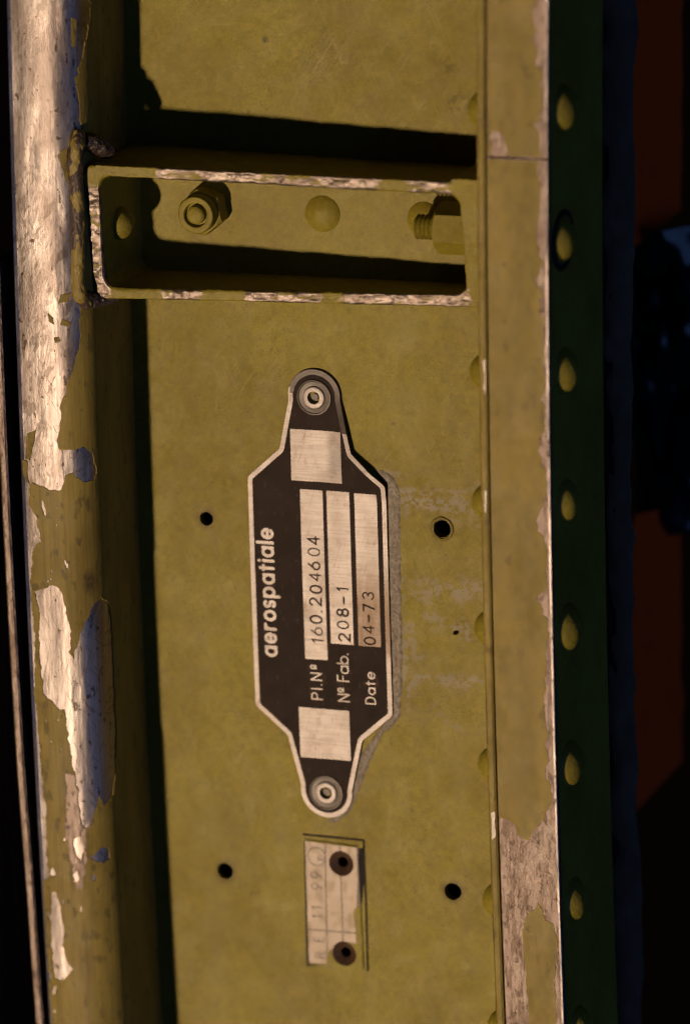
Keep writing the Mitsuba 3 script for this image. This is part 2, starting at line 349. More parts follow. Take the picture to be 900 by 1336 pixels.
# thin rail at the far left edge
RAIL = thing('edge_rail', 'thin coppery metal rail edge running down the far left beside the flange', 'rail')
rp = [(0, 0)]
def rail_mesh():
    pts = [(-6, 340), (8, 668), (17, 835), (27, 1002), (40, 1170), (52, 1336), (64, 1480)]
    lv = [B(x - 6, y, 150) for x, y in pts]; V, F = [], []
    vs = np.linspace(lv[0][1], 1560, 60); us = np.interp(vs, [q[1] for q in lv], [q[0] for q in lv])
    ring = [(0, 0), (2.5, 2.2), (9, 2.2), (11.5, 0), (11.5, -70), (0, -70)]
    V = np.concatenate([np.column_stack([[u + a for a, b in ring], [v] * 6, [150 + b for a, b in ring]]) for u, v in zip(us, vs)])
    for i in range(len(vs) - 1):
        for j in range(6):
            a, b = i * 6 + j, i * 6 + (j + 1) % 6; F += [[a, b, b + 6], [a, b + 6, a + 6]]
    F += [[0, 2, 1], [0, 3, 2], [0, 4, 3], [0, 5, 4]]
    m = trimesh.Trimesh(V, F, process=False); m.fix_normals(); return m
out('edge_rail', rail_mesh(), 'dull_metal', 30)

# ---------------------------------------------------------------- web panel with its drilled holes
WEB = thing('web_panel', 'flat olive yellow painted metal panel with drilled holes behind the data plate', 'panel')
PH = [(B(446, 1127.5), 17.0), (B(450, 1245.5), 17.0)]            # countersunk holes of the small placard
web_poly = sbox(FW - 2, -155, 700, 1555)
for (h, r) in holes: web_poly = web_poly.difference(roughen(Point(h).buffer(r, 16), .5, 6, int(h[0]), 2))
for h, r in PH: web_poly = web_poly.difference(Point(h).buffer(r, 20))
dmg = roughen(Point(B(595, 826)).buffer(3.6), 2.2, 4, 3, 1.5)
web_poly = web_poly.difference(dmg)
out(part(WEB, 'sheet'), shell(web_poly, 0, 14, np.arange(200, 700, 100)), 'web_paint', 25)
def ring_mesh(c, R, t, h, seed, w0=0.0):
    n, m_ = 48, 8; V, F = [], []
    for i in range(n):
        a = 2 * math.pi * i / n; k = meshkit.fbm(np.array([[math.cos(a) * 1.5 + seed, math.sin(a) * 1.5, seed]]), 3)[0]
        for j in range(m_):
            b = 2 * math.pi * j / m_; rr = R + (k - .5) * 4 + t * math.cos(b)
            V.append([c[0] + rr * math.cos(a), c[1] + rr * math.sin(a), w0 + h * (.4 + k) * math.sin(b)])
    for i in range(n):
        for j in range(m_):
            a, b, c_, d = i * m_ + j, i * m_ + (j + 1) % m_, ((i + 1) % n) * m_ + (j + 1) % m_, ((i + 1) % n) * m_ + j
            F += [[a, b, c_], [a, c_, d]]
    m = trimesh.Trimesh(V, F, process=False); m.fix_normals(); return m
out(part(WEB, 'hole_rim'), ring_mesh(holes[1][0], 13.6, 2.2, 2.2, 3), 'web_paint', 40)
labels['web_panel__hole_rim'] = {'label': 'raised cracked paint ring round the upper right hole'}

# black sheet standing in for the unlit space behind everything
BACK = thing('background', 'black sheet standing in for the unlit space behind the frame', 'background', kind='structure')
bk = trimesh.creation.box(extents=(12, .2, 10)); bk.apply_translation((-3.5, 9.0, 0.5 + 0))
out('background', bk, 'black', False, local=False)

sk = trimesh.creation.box(extents=(640, 1800, 12)); sk.apply_translation((440, 700, -150))  # added sheet, stops light through the drilled holes and keeps them black
out('added_light_block', sk, 'black', False)
thing('added_light_block', 'added black sheet behind the panel, blocks light passing through its drilled holes', 'wall', kind='structure')

# ---------------------------------------------------------------- right edge: upright channel wall with rivets, strap plates on its front
CH = thing('edge_channel', 'upright edge channel with a dark green outer wall carrying a row of rivets', 'channel')
def channel_paint(p, n, uv):
    return paint_color(p, n, uv)
out(part(CH, 'outer_wall'), sweep([(707, 152), (780, 152), (785, 150), (787, 145), (797, -30), (789, -30), (779, 143), (707, 143)], -160, 1560), 'paint', 30)
out(part(CH, 'inner_wall'), sweep([(694, 157), (697, 160), (703, 160), (705.5, 158), (705.5, -12), (694, -12)], -160, 1560), 'strap_paint', 30)
NICK = [[(631, 470), (637, 468), (639, 490), (641, 512), (636, 517), (630, 505), (633, 492)], [(641, 1062), (646, 1060), (648, 1092), (643, 1096)], [(632, 62), (635, 60), (636, 92), (633, 94)], [(632, 640), (635, 640), (635, 668), (633, 668)]]
for i, k_ in enumerate(NICK):
    g_ = roughen(Polygon([B(x, y, 160) for x, y in k_]).buffer(0), 1.6, 5, 30 + i, 1.5).intersection(sbox(696, -200, 704, 1600))
    if g_.is_empty: continue
    nk = part(CH, 'bare_nick'); out(nk, shell(g_, 161.0, 1.4), 'plate_metal', 30)
labels['edge_channel__bare_nick'] = {'label': 'bright bare metal nick on the seam beside the plate'}
def dome(r, h, lip=1.6):
    a = np.linspace(math.pi / 2, 0, 10)
    R = (r * r + h * h) / (2 * h); th = math.asin(min(1, r / R)) if h <= r else math.pi / 2
    pr = [(R * math.sin(t), R * math.cos(t) - (R - h)) for t in np.linspace(0, th, 10)]
    pr[0] = (0, h)
    return revolve([(0, h)] + pr[1:] + [(r * 1.04, -2)], 36)
for v in (-70, 97, 264, 434, 603, 770, 952, 1137, 1310):
    d = 2 * rng.random(); wz = 108 + rng.uniform(-2, 2)
    out(part(CH, 'rivet'), upright(place(dome(rng.uniform(29, 34), rng.uniform(16, 20)), (789.2 + (110 - wz) * .06, v + d, wz), '+u')), 'paint', 45)
    if v != 264: out(part(CH, 'inner_rivet'), upright(place(dome(23.5, 19), (694.2, v - 2 + d, 136), '-u')), 'paint', 45)

out(part(CH, 'paint_gap'), upright(place(revolve([(30, -1), (33, 2.2), (38, 2.0), (40, -1)], 40), (789.6, 265, 106), '+u')), 'black', 40)
# strap plates: bare metal showing along the right edge and in patches
def strap(key, v0, v1, bare, islands, label):
    thing(key, label, 'strap')
    c = 2.0
    out(part(key, 'plate'), sweep([(707.5, 152.5), (707.5, 158.5), (709, 160), (784, 160), (787.5, 158.5), (788.2, 156), (788.2, 152.5)], v0, v1), 'dull_metal', 30)
    out(part(key, 'bare_edge'), sweep([(784.5, 158), (785, 161), (787.4, 160.6), (788.9, 158.6), (789, 153)], v0 + .5, v1 - .5, 6), 'metal', 40)
    P = sbox(709, v0 + 1.5, 784.3, v1 - 1.5)
    n = int((v1 - v0) / 4); vs = np.linspace(v0 - 5, v1 + 5, n)
    q = np.column_stack([vs / 26, np.zeros(n), np.zeros(n)])
    wd = 4.0 + 15 * np.clip(meshkit.fbm(q + 3.3, 4, 5) - .45, 0, 1) * 4.6 + 4.5 * meshkit.fbm(q * 5, 3, 9)
    wear = Polygon([(795, vs[0])] + [(788 - a, b) for a, b in zip(wd, vs)] + [(795, vs[-1])]).buffer(0)
    g = P.difference(wear)
    for i, b in enumerate(bare): g = g.difference(roughen(Polygon([B(x, y, 160) for x, y in b]).buffer(0), 2.5, 8, 70 + i))
    for i, b in enumerate(islands): g = g.union(roughen(Polygon([B(x, y, 160) for x, y in b]).buffer(0), 2.5, 8, 90 + i).intersection(P))
    out(part(key, 'paint'), shell(g.simplify(.15), 161.2, 1.2, [730, 760]), 'strap_paint', 30)
VJ = B(680, 205, 160)[1]
strap('strap_plate', -160, VJ - 1.2, [[(641, 168), (652, 170), (657, 176), (665, 206), (641, 206)], [(712, 55), (724, 50), (724, 100), (712, 92)]], [], 'short upper strap plate with a bare metal corner above the joint')
strap('strap_plate_001', VJ + 1.2, 1560, [
    [(706, 258), (722, 250), (724, 340), (704, 335), (700, 300)], [(636, 1078), (660, 1068), (672, 1078), (676, 1092), (690, 1096), (702, 1078), (716, 1066), (726, 1050), (760, 1050), (780, 1420), (640, 1420)],
    [(714, 838), (726, 835), (728, 1000), (712, 940)], [(706, 390), (718, 388), (718, 416), (704, 412)]],
    [[(704, 1178), (708, 1190), (712, 1202), (722, 1208), (728, 1230), (724, 1270), (726, 1320), (728, 1420), (690, 1420), (690, 1310), (684, 1250), (683, 1210), (690, 1192), (697, 1190)]],
    'long lower strap plate, its paint worn to bare metal near the bottom')

# ---------------------------------------------------------------- bracket: a shallow open tray between flange and strap
BR = thing('clip_bracket', 'olive painted open tray bracket with chipped bright rim across the panel', 'bracket')
def bracket_h(u, v):
    a = np.clip((u - 160) / (680 - 160), 0, 1); b = np.clip((v - 195) / (358 - 195), 0, 1)
    return (1 - b) * (139 + (104 - 139) * a) + b * (124 + (68 - 124) * a)
outer = Polygon([(153.5, 188), (690, 199), (690, 366), (153.5, 368)]).buffer(-14, quad_segs=8).buffer(14, quad_segs=8)
outer = outer.union(sbox(640, 193, 691, 366))
inner = Polygon([(173, 204), (650, 215), (650, 351), (172, 354)]).buffer(-17, quad_segs=8).buffer(17, quad_segs=8)
def ext(poly, h):
    return m3.CrossSection([np.asarray(shapely.geometry.polygon.orient(poly).exterior.coords)[:-1].tolist()]).extrude(h)
tray = (ext(outer, 100) - ext(inner.buffer(0), 200).translate([0, 0, 6])).refine_to_length(3.4)
tm = manimesh(tray); tm.merge_vertices()
V = np.array(tm.vertices); hh = bracket_h(V[:, 0], V[:, 1]); low = V[:, 2] <= 6.5
V[:, 2] = np.where(low, V[:, 2], 6 + (V[:, 2] - 6) / 94 * (hh - 6))
tm = trimesh.Trimesh(V, tm.faces, process=False)
trimesh.smoothing.filter_taubin(tm, lamb=.5, nu=.51, iterations=26)
q = np.array(tm.vertices); nz = tm.vertex_normals
q = q + nz * ((meshkit.fbm(q / 9, 3, 2) - .5) * 2.4 + (meshkit.fbm(q / 45, 2, 6) - .5) * 3.0)[:, None] * np.clip((q[:, 2] - 3) / 12, 0.15, 1)[:, None]
tm = trimesh.Trimesh(q, tm.faces, process=False); tm.fix_normals()
def chip_mask(p, n, uv):
    u, v, w = LC(p)
    j = (fbm(u / 7, v / 7, w / 7, 3) - .5) * 22
    a = dr.clip((u - 160) / 520, 0, 1)
    hu = mi.Float(139) + a * (-35); hl = mi.Float(124) + a * (-56)
    up = dr.select(v < 280, 1.0, 0.0)
    top = dr.select(v < 280, hu, hl)
    near = smoothstep(9, 4.5, top - w + j * .16)                        # worn only along the very top of the rim
    uu = u + j
    def span(x0, x1): return smoothstep(x0 - 3, x0 + 3, uu) * (1 - smoothstep(x1 - 3, x1 + 3, uu))
    upper = dr.maximum(span(253, 547), span(583, 642))
    lower = dr.maximum(dr.maximum(span(251, 302), span(358, 459)), span(489, 653))
    vv = v + j
    end = smoothstep(215, 222, vv) * (1 - smoothstep(366, 372, vv)) * (1 - smoothstep(176, 182, u))
    endn = smoothstep(10, 5, (124 + 15 * dr.clip((358 - v) / 163, 0, 1)) - w + j * .2)
    upm = smoothstep(226, 222, v); lom = smoothstep(338, 342, v)
    m = dr.maximum(near * dr.maximum(upper * upm, lower * lom), end * endn)
    m = m * smoothstep(.30, .44, fbm(u / 16 + 8, v / 4.5, w / 12, 4))           # thin paint left between the rubbed places
    return dr.clip(m, 0, 1) * .93
def chip_metal(p, n, uv):
    u, v, w = LC(p)
    return mix((.095, .076, .064), (.200, .172, .154), smoothstep(.3, .7, fbm(u / 9, v / 6, w / 6, 4)))
def hammer(p, n, uv):
    u, v, w = LC(p)
    return (fbm(u / 14, v / 9, w / 9, 2) * 3.5 + fbm(u / 5, v / 5, w / 5, 2) * .5) * S
scene['bracket_paint'] = tw({'type': 'blendbsdf', 'weight': mikit.proc(chip_mask),
    'a': bump({'type': 'principled', 'base_color': mikit.proc(paint_color), 'roughness': .55, 'specular': .25}, paint_height),
    'b': bump({'type': 'principled', 'base_color': mikit.proc(chip_metal), 'metallic': 1.0, 'roughness': .5}, hammer)})
out(part(BR, 'tray'), tm, 'bracket_paint', 40)
out(part(BR, 'rivet'), upright(place(dome(24, 10), (*B(420, 278, 8), 6.5))), 'paint', 45)
out(part(BR, 'rivet'), upright(place(dome(23, 12), (*B(553, 285, 8), 6.5))), 'paint', 45)
out(part(BR, 'side_rivet'), upright(place(dome(22, 21), (171.5, B(157, 290, 72)[1], 72), '+u')), 'paint', 45)

CK = [part(BR, 'dark_crack') for _ in range(3)]
for k_, (x0, y0, x1, y1, r_) in zip(CK, [(636, 330, 635, 374, 2.0), (627, 382, 634, 391, 2.2), (629, 221, 636, 229, 2.6)]):
    wz = 88.0
    a_, b_ = B(x0, y0, wz), B(x1, y1, wz); hz = [float(bracket_h(*q)) for q in (a_, b_)]
    out(k_, manimesh(m3.Manifold.batch_hull([m3.Manifold.sphere(r_, 12).translate([a_[0], a_[1], hz[0]]), m3.Manifold.sphere(r_ * .7, 12).translate([b_[0], b_[1], hz[1]])])), 'black', 50)
# stop nut on its stud, standing on the tray floor
def hexprism(r, h0, h1):
    n = 6; pts = [(r * math.cos(math.pi / 3 * i + .35), r * math.sin(math.pi / 3 * i + .35)) for i in range(n)]
    body = m3.CrossSection([pts]).extrude(h1 - h0).translate([0, 0, h0])
    cone = m3.Manifold.revolve(m3.CrossSection([[(0, h0), (r * 1.02, h0), (r * 1.02, h1 - 3.5), (r * .86, h1), (0, h1)]]), 48)
    return body ^ cone
NU = B(271, 270.5, 6)
NUT = thing('lock_nut', 'olive painted round collared lock nut on a stud at the left of the tray', 'nut')
out(part(NUT, 'hexagon'), upright(place(manimesh(hexprism(31, 0, 28)), (*NU, 6.5))), 'paint', 25)
out(part(NUT, 'collar'), upright(place(revolve([(0, 26), (25, 26), (25, 41), (23.5, 43.5), (20, 44.5), (16.5, 43.5), (15, 40), (15, 36), (0, 36)], 48), (*NU, 6.5))), 'paint', 40)
out(part(NUT, 'stud_tip'), upright(place(revolve([(0, 47), (8, 47), (11.5, 44.5), (12.5, 41), (12.5, 35), (0, 35)], 36), (*NU, 6.5))), 'paint', 40)
# bolt through the right wall of the tray, its thread pointing left
BO = thing('threaded_bolt', 'olive painted threaded bolt end with hexagon nut pointing left out of the tray wall', 'bolt')
bc = (652.0, B(560, 295, 52)[1], 52.0)
thp = [(0, 79), (10, 79), (13.5, 76.5)]
for i in range(9): thp += [(16.6, 74.5 - i * 5.6), (13.2, 71.7 - i * 5.6)]
thp += [(13.2, 0), (0, 0)]
out(part(BO, 'thread'), upright(place(revolve(thp, 36), bc, '-u')), 'paint', 25)
out(part(BO, 'nut'), upright(place(manimesh(hexprism(34, 0, 46)), bc, '-u')), 'paint', 25)
out(part(BO, 'washer'), upright(place(revolve([(0, 4), (35, 4), (36, 2), (36, -3), (0, -3)], 40), bc, '-u')), 'paint', 30)

# old sealant squeezed between bracket and flange
def blob(pts, seed, amp=3.0):
    acc = None
    for (a, ra), (b, rb) in zip(pts[:-1], pts[1:]):
        h = m3.Manifold.batch_hull([m3.Manifold.sphere(ra, 20).translate(list(a)), m3.Manifold.sphere(rb, 20).translate(list(b))])
        acc = h if acc is None else acc + h
    m = manimesh(acc.refine_to_length(2.6)); m.merge_vertices()
    trimesh.smoothing.filter_taubin(m, iterations=8)
    q = np.array(m.vertices); q += m.vertex_normals * ((meshkit.fbm(q / 7, 4, seed) - .5) * 2 * amp)[:, None]
    m = trimesh.Trimesh(q, m.faces, process=False); m.fix_normals(); return m
SE = thing('sealant_bead', 'lumpy dark and yellow old sealant bead between the bracket end and the flange', 'sealant')
out(part(SE, 'bead'), blob([((150, 150, 146), 9), ((150, 163, 151), 11), ((147, 185, 153), 11), ((147, 215, 149), 9), ((147, 262, 148), 9), ((146, 310, 147), 9), ((145, 340, 148), 9), ((147, 358, 148), 10), ((152, 372, 138), 9)], 5, 1.8), 'old_sealant', 50)
out(part(SE, 'end_lump'), blob([((148, 166, 138), 10), ((158, 160, 130), 12), ((166, 166, 122), 12), ((176, 176, 112), 10)], 8, 4), 'crust', 50)
out(part(SE, 'end_lump'), blob([((146, 362, 140), 9), ((160, 372, 122), 9), ((172, 372, 110), 7), ((184, 368, 100), 5)], 9, 4), 'crust', 50)
labels['sealant_bead__end_lump'] = {'label': 'dark crumpled sealant lump above the bracket corner'}

# ---------------------------------------------------------------- lettering: single strokes given a width
def G():
    g = {}
    X, C = .64, 1.0; r = .32
    ring = lambda cx, cy, rx, ry: arcp(cx, cy, rx, ry, 0, 360, 28)
    g['a'] = [ring(r, r, r, r), [(2 * r, 0), (2 * r, X)]]
    g['b'] = [ring(r, r, r, r), [(0, 0), (0, C)]]
    g['e'] = [np.vstack([[(0.02, r)], [(2 * r, r)], arcp(r, r, r, r, 0, 318, 24)])]
    g['o'] = [ring(r, r, r, r)]
    g['p'] = [ring(r, r, r, r), [(0, X), (0, -.32)]]
    g['r'] = [[(0, 0), (0, X)], arcp(.30, .34, .30, .30, 180, 82, 10)]
    g['s'] = [np.vstack([arcp(.2, .47, .2, .17, 35, 270, 14), arcp(.2, .15, .2, .15, 90, -145, 14)])]
    g['t'] = [[(.14, .86), (.14, 0)], [(0, X), (.32, X)]]
    g['i'] = [[(0, 0), (0, X)], [(0, .90), (0, .92)]]
    g['l'] = [[(0, 0), (0, C)]]
    g['P'] = [np.vstack([[(0, 0), (0, C), (.28, C)], arcp(.28, .74, .26, .26, 90, -90, 12), [(0, .48)]])]
    g['R'] = g['P'] + [[(.26, .48), (.54, 0)]]
    g['N'] = [[(0, 0), (0, C), (.62, 0), (.62, C)]]
    g['F'] = [[(0, 0), (0, C), (.48, C)], [(0, .52), (.42, .52)]]
    g['E'] = [[(.48, 0), (0, 0), (0, C), (.48, C)], [(0, .52), (.40, .52)]]
    g['D'] = [np.vstack([[(0, 0), (0, C), (.24, C)], arcp(.24, .5, .4, .5, 90, -90, 16), [(0, 0)]])]
    g['º'] = [ring(.15, .82, .15, .19), [(0, .52), (.30, .52)]]
    g['.'] = [[(0, 0), (0, .02)]]
    g['-'] = [[(0, .45), (.5, .45)]]
    g['0'] = [ring(.31, .5, .31, .5)]
    g['1'] = [[(0, .78), (.2, C), (.2, 0)]]
    g['2'] = [np.vstack([arcp(.29, .70, .29, .30, 165, -25, 14), [(0, 0), (.6, 0)]])]
    g['3'] = [np.vstack([arcp(.27, .76, .27, .24, 155, -90, 14), arcp(.27, .26, .30, .26, 90, -155, 14)])]
    g['4'] = [[(.46, 0), (.46, C), (0, .3), (.62, .3)]]
    g['6'] = [np.vstack([[(.46, .98)], arcp(.32, .31, .31, .31, 165, 525, 26)])]
    g['7'] = [[(0, C), (.54, C), (.18, 0)]]
    g['8'] = [ring(.29, .76, .25, .24), ring(.29, .26, .30, .26)]
    g['9'] = [np.vstack([[(.14, .02)], arcp(.30, .69, .30, .30, -15, 345, 26)])]
    return g
GL = G()
def lettering(text, h, stroke, at, length, gap=.16, xs=1.0, jit=0.0):
    """shapely lettering reading upwards (towards -v), letter tops to the left, starting at (u, v), baseline on u; spaced to the given length"""
    k = h; x = 0.0; placed = []
    for ch in text:
        if ch == ' ': x += .45 * k; continue
        g = unary_union([LineString(np.asarray(q) * [k * xs, k]).buffer(stroke / 2, quad_segs=6) for q in GL[ch]])
        b = g.bounds
        placed.append((g, x - b[0], b[2] - b[0])); x += b[2] - b[0] + gap * k
    total = x - gap * k; extra = (length - total) / max(1, len(text) - 1)
    if jit: jr = np.random.default_rng(len(text)); placed = [(aff.rotate(aff.translate(g, 0, jr.normal(0, .05 * jit * h)).buffer(jr.uniform(-.25, .35)), jr.normal(0, 3 * jit), origin=(0, 0)), dx + jr.normal(0, .04 * jit * h), w_) for g, dx, w_ in placed]
    gs = [aff.translate(g, dx + extra * i) for i, (g, dx, w_) in enumerate(placed)]
    g = unary_union(gs)
    return aff.affine_transform(g, [0, -1, -1, 0, at[0], at[1]])

# ---------------------------------------------------------------- data plate
PU, PV = 413.0, 784.3
DP = thing('data_plate', 'black and silver riveted data plate with blank and stamped fields, reading aerospatiale', 'nameplate')
half = [(34, 478), (24, 0)]
def plate_outline(off=0.0):
    right = [(36, 517), (51, 586), (97, 627), (97, 941), (53, 979), (36, 1049)]
    pts = [(PU + a, b) for a, b in right] + [(PU - a, b) for a, b in right[::-1]]
    body = Polygon(pts)
    for v, sg in ((513, 1), (1053, -1)): body = body.union(Point(PU - .5, v).buffer(36.5, 20))
    body = body.buffer(-6, quad_segs=4).buffer(12, quad_segs=4).buffer(-6, quad_segs=4)
    return body.buffer(off)
RV = [(412.4, 514.5), (411.9, 1055.0)]
O = plate_outline()
DPS = {}
CS, CT = [413, 427, 432, 437, 445, 455, 470, 485], list(range(500, 1060, 12))
hole2 = unary_union([Point(c).buffer(8.5) for c in RV])
DPS[part(DP, 'backing')] = (shell(O.difference(hole2), 4.2, 4.2, CS, CT), 'plate_black')
border = O.buffer(-.4).difference(plate_outline(-6.6)).difference(sbox(PU - 34, 470, PU + 36, 510)).difference(sbox(PU + 20, 470, PU + 60, 560))
DPS[part(DP, 'border')] = (shell(border, 5.2, 1.2, CS, CT), 'plate_metal')
worn = O.buffer(-.6).difference(plate_outline(-7.5)).intersection(sbox(PU - 34, 470, PU + 36, 510).union(sbox(PU + 20, 470, PU + 60, 560))).difference(border.buffer(.6))  # stretch of border round the top rivet, in a darker metal
DPS[part(DP, 'dark_border')] = (shell(worn, 4.9, 1.2, CS, CT), 'dark_metal')
labels['data_plate__dark_border'] = {'label': 'dark metal border round the top rivet'}
stamps = {1: lettering('160.204604', 16, 2.1, (414.6, 849), 147, jit=1), 2: lettering('208-1', 15.5, 2.1, (452.6, 844), 74, jit=1), 3: lettering('04-73', 15, 2.0, (488, 846), 73, jit=1)}
wins = [sbox(377.8, 558.7, 449, 628.2), sbox(388.8, 642.5, 421.5 - 2, 879), sbox(424.5 - 1.3, 642.5, 457, 858), sbox(462.2, 642.5, 492.5, 860), sbox(377.5, 938.9, 448.5, 1007.8)]
wins = [sbox(377.8, 558.7, 449, 628.2), None, None, None, sbox(377.5, 938.9, 448.5, 1007.8)]
for i, (a, b, y) in enumerate([((391, 638), (420.5, 639), (398, 860)), ((425.6, 640), (455.5, 641), (432, 840)), ((462, 643), (491.5, 644.5), (468, 843))]):
    u0, v0 = B(*a, 5); u1 = B(*b, 5)[0]; v1 = B(*y, 5)[1]
    wins[1 + i] = sbox(u0, v0, u1, v1)
    print('win', i, u0, v0, u1, v1)
for i, wn in enumerate(wins):
    g = wn.buffer(-.8).buffer(.8)
    if i in stamps: g = g.difference(stamps[i])
    DPS[part(DP, 'field')] = (shell(g, 5.0, 1.0, CS, CT), 'plate_metal')
labels['data_plate__field_001'] = {'label': 'silver field stamped 160.204604'}
labels['data_plate__field_002'] = {'label': 'silver field stamped 208-1'}
labels['data_plate__field_003'] = {'label': 'silver field stamped 04-73'}
for name, txt, h, sw, at, ln in [('maker_lettering', 'aerospatiale', 21.5, 4.3, (B(362, 857)[0], B(364, 857)[1]), 177), ('number_lettering', 'Pl.Nº', 15.0, 1.9, (B(422.3, 913)[0], B(422, 913)[1]), 48),
                          ('serial_lettering', 'Nº Fab.', 15.5, 1.9, (B(457.5, 916)[0], B(457, 916)[1]), 66), ('date_lettering', 'Date', 13.5, 1.9, (B(491.5, 919)[0], B(491, 919)[1]), 45)]:
    out(part(DP, name), shell(lettering(txt, h, sw, at, ln, .16, .83 if h > 20 else 1.0), 4.9, .8), 'plate_metal', 30)
for c in RV:
    rk = part(DP, 'rivet')
    out(rk, upright(place(revolve([(7.6, -6), (7.6, 5), (8.6, 6.2), (13.4, 6.4), (14.8, 5.4), (15, 3)], 40), (*c, 1.2))), 'plate_metal', 40)
    out(part(rk, 'dish'), upright(place(revolve([(14.6, 3.6), (15.5, 4.0), (21, 4.2), (22, 5.6), (23.4, 5.5), (24.4, 3.2)], 40), (*c, .9))), 'dark_metal', 40)
    out(part(rk, 'pin'), upright(place(revolve([(0, 0), (4.5, 0), (5, -1), (5, -8), (0, -8)], 24), (*c, 2.5))), 'dark_metal', 40)

for k_, (sh, mat_) in DPS.items():
    q = np.array(sh.vertices); t_ = np.clip((650 - q[:, 1]) / 40, 0, 1) * np.clip((q[:, 1] - 505) / 40, 0, 1)
    q[:, 2] += t_ * .15 * np.clip(q[:, 0] - 430, 0, 60) + np.where(q[:, 2] > .5, t_ * 0, 0)
    out(k_, trimesh.Trimesh(q, sh.faces, process=False), mat_, 30)
# grey sealant squeezed out beside the plate
def bumpy(poly, hmax, seed, step=3.0, sink=-.6):
    """a lumpy mass over a flat outline, thinning to its edge"""
    a0, b0, a1, b1 = poly.bounds
    gx, gy = np.meshgrid(np.arange(a0 - step, a1 + 2 * step, step), np.arange(b0 - step, b1 + 2 * step, step))
    pts = shapely.points(gx.ravel(), gy.ravel()); d = shapely.distance(poly.exterior, pts).reshape(gx.shape) * np.where(shapely.contains(poly, pts).reshape(gx.shape), 1, -1)
    h = np.clip(d / 4.5, -1, 1); h = np.where(h > 0, np.sqrt(np.clip(h, 0, 1)), h)
    q = np.stack([gx / 6, gy / 6, 0 * gx], -1)
    z = h * hmax * (.55 + .9 * meshkit.fbm(q, 4, seed)) + sink
    n, m_ = gx.shape; idx = np.arange(n * m_).reshape(n, m_); F = []
    for i in range(n - 1):
        for j in range(m_ - 1):
            if max(d[i, j], d[i + 1, j], d[i, j + 1], d[i + 1, j + 1]) > -.5:
                F += [[idx[i, j], idx[i, j + 1], idx[i + 1, j + 1]], [idx[i, j], idx[i + 1, j + 1], idx[i + 1, j]]]
    m = trimesh.Trimesh(np.column_stack([gx.ravel(), gy.ravel(), z.ravel()]), F, process=False); m.remove_unreferenced_vertices(); return m
SL = thing('grey_sealant', 'rough grey sealant squeezed out along the right side of the data plate', 'sealant')
sp = [(497, 612), (514, 622), (522, 640), (524, 760), (526, 880), (523, 935), (515, 948), (500, 958), (486, 990), (470, 1030), (458, 1060), (440, 1075), (425, 1074), (452, 1048), (470, 985), (508, 934), (503, 640), (488, 612)]
out('grey_sealant', bumpy(roughen(Polygon([B(*q) for q in sp]).buffer(0), 1.6, 8, 4), 2.0, 3, 2.2), 'sealant_stuff', True)

# ---------------------------------------------------------------- small placard below the plate
PL = thing('placard', 'small pale stamped placard below the data plate, partly painted over in yellow', 'placard')
pc = [B(398, 1097), B(467, 1106), B(474, 1266), B(403.5, 1258)]
pq = Polygon(pc)
ph = unary_union([Point(c).buffer(r) for c, r in PH])
out(part(PL, 'base'), shell(pq.difference(ph), 1.6, 1.6), 'dark_metal', 25)
lines = [((425, 1098), (428, 1258)), ((444, 1100), (450, 1265)), ((396, 1213), (470, 1219))]
cut = unary_union([LineString([B(*a), B(*b)]).buffer(1.05) for a, b in lines])
E_ = [lettering('99', 15, 1.9, (B(421, 1163)[0], B(421, 1163)[1]), 27), lettering('11', 14, 1.9, (B(421, 1201)[0], B(421, 1200)[1]), 17), lettering('RE', 13, 1.9, (B(424, 1252)[0], B(424, 1252)[1]), 31),
      Point(B(414, 1118)).buffer(13.5).difference(Point(B(414, 1118)).buffer(11.9)), lettering('E', 9, 1.7, (B(424, 1121)[0], B(424, 1124)[1]), 6)]
silver = roughen(Polygon([B(399, 1098.5), B(466, 1107), B(467, 1150), B(466.5, 1182), B(461, 1192), B(464, 1205), B(465, 1219), B(466, 1232), B(452, 1230), B(440, 1236), B(430, 1242), B(426, 1259), B(404, 1257)]), .7, 6, 8)
face = silver.difference(cut).difference(unary_union(E_)).difference(ph.buffer(.5))
out(part(PL, 'face'), shell(face, 2.6, 1.0), 'placard_metal', 25)
over = pq.buffer(1.0).difference(silver.buffer(.5)).difference(ph)
over = over.difference(Polygon([B(396, 1094), B(399.5, 1098), B(404.5, 1259), B(401, 1262)])).difference(Polygon([B(466, 1104), B(474, 1106), B(476, 1178), B(468, 1186)]))
out(part(PL, 'overpaint'), shell(over, 3.0, 1.4), 'web_paint', 25)
labels['placard__overpaint'] = {'label': 'yellow paint covering the lower right of the placard'}
# dark gap along the left, scored outline at the top and right
sc = unary_union([LineString([B(*a), B(*b)]).buffer(1.5) for a, b in (((396, 1090), (474.5, 1097.5)), ((474.5, 1097.5), (478, 1190)), ((478, 1190), (480, 1268)))]).union(Polygon([B(396.5, 1097), B(399, 1097), B(404, 1260), B(416, 1261.5), B(400, 1262.5)]))
sc = sc.union(roughen(Polygon([B(467.5, 1108), B(474, 1108), B(475.5, 1150), B(472, 1182), B(469, 1182)]), 1.2, 7, 2))
out(part(PL, 'scored_outline'), shell(sc, .5, .5), 'black', 25)
for c, r in PH:
    out(part(PL, 'countersink'), upright(place(revolve([(r + 1.0, 2.0), (r - .3, 3.0), (r - 2.0, 1.8), (8, -3.5), (7.2, -4.5), (7, -30)], 40), (*c, 0))), 'rusty', 35)

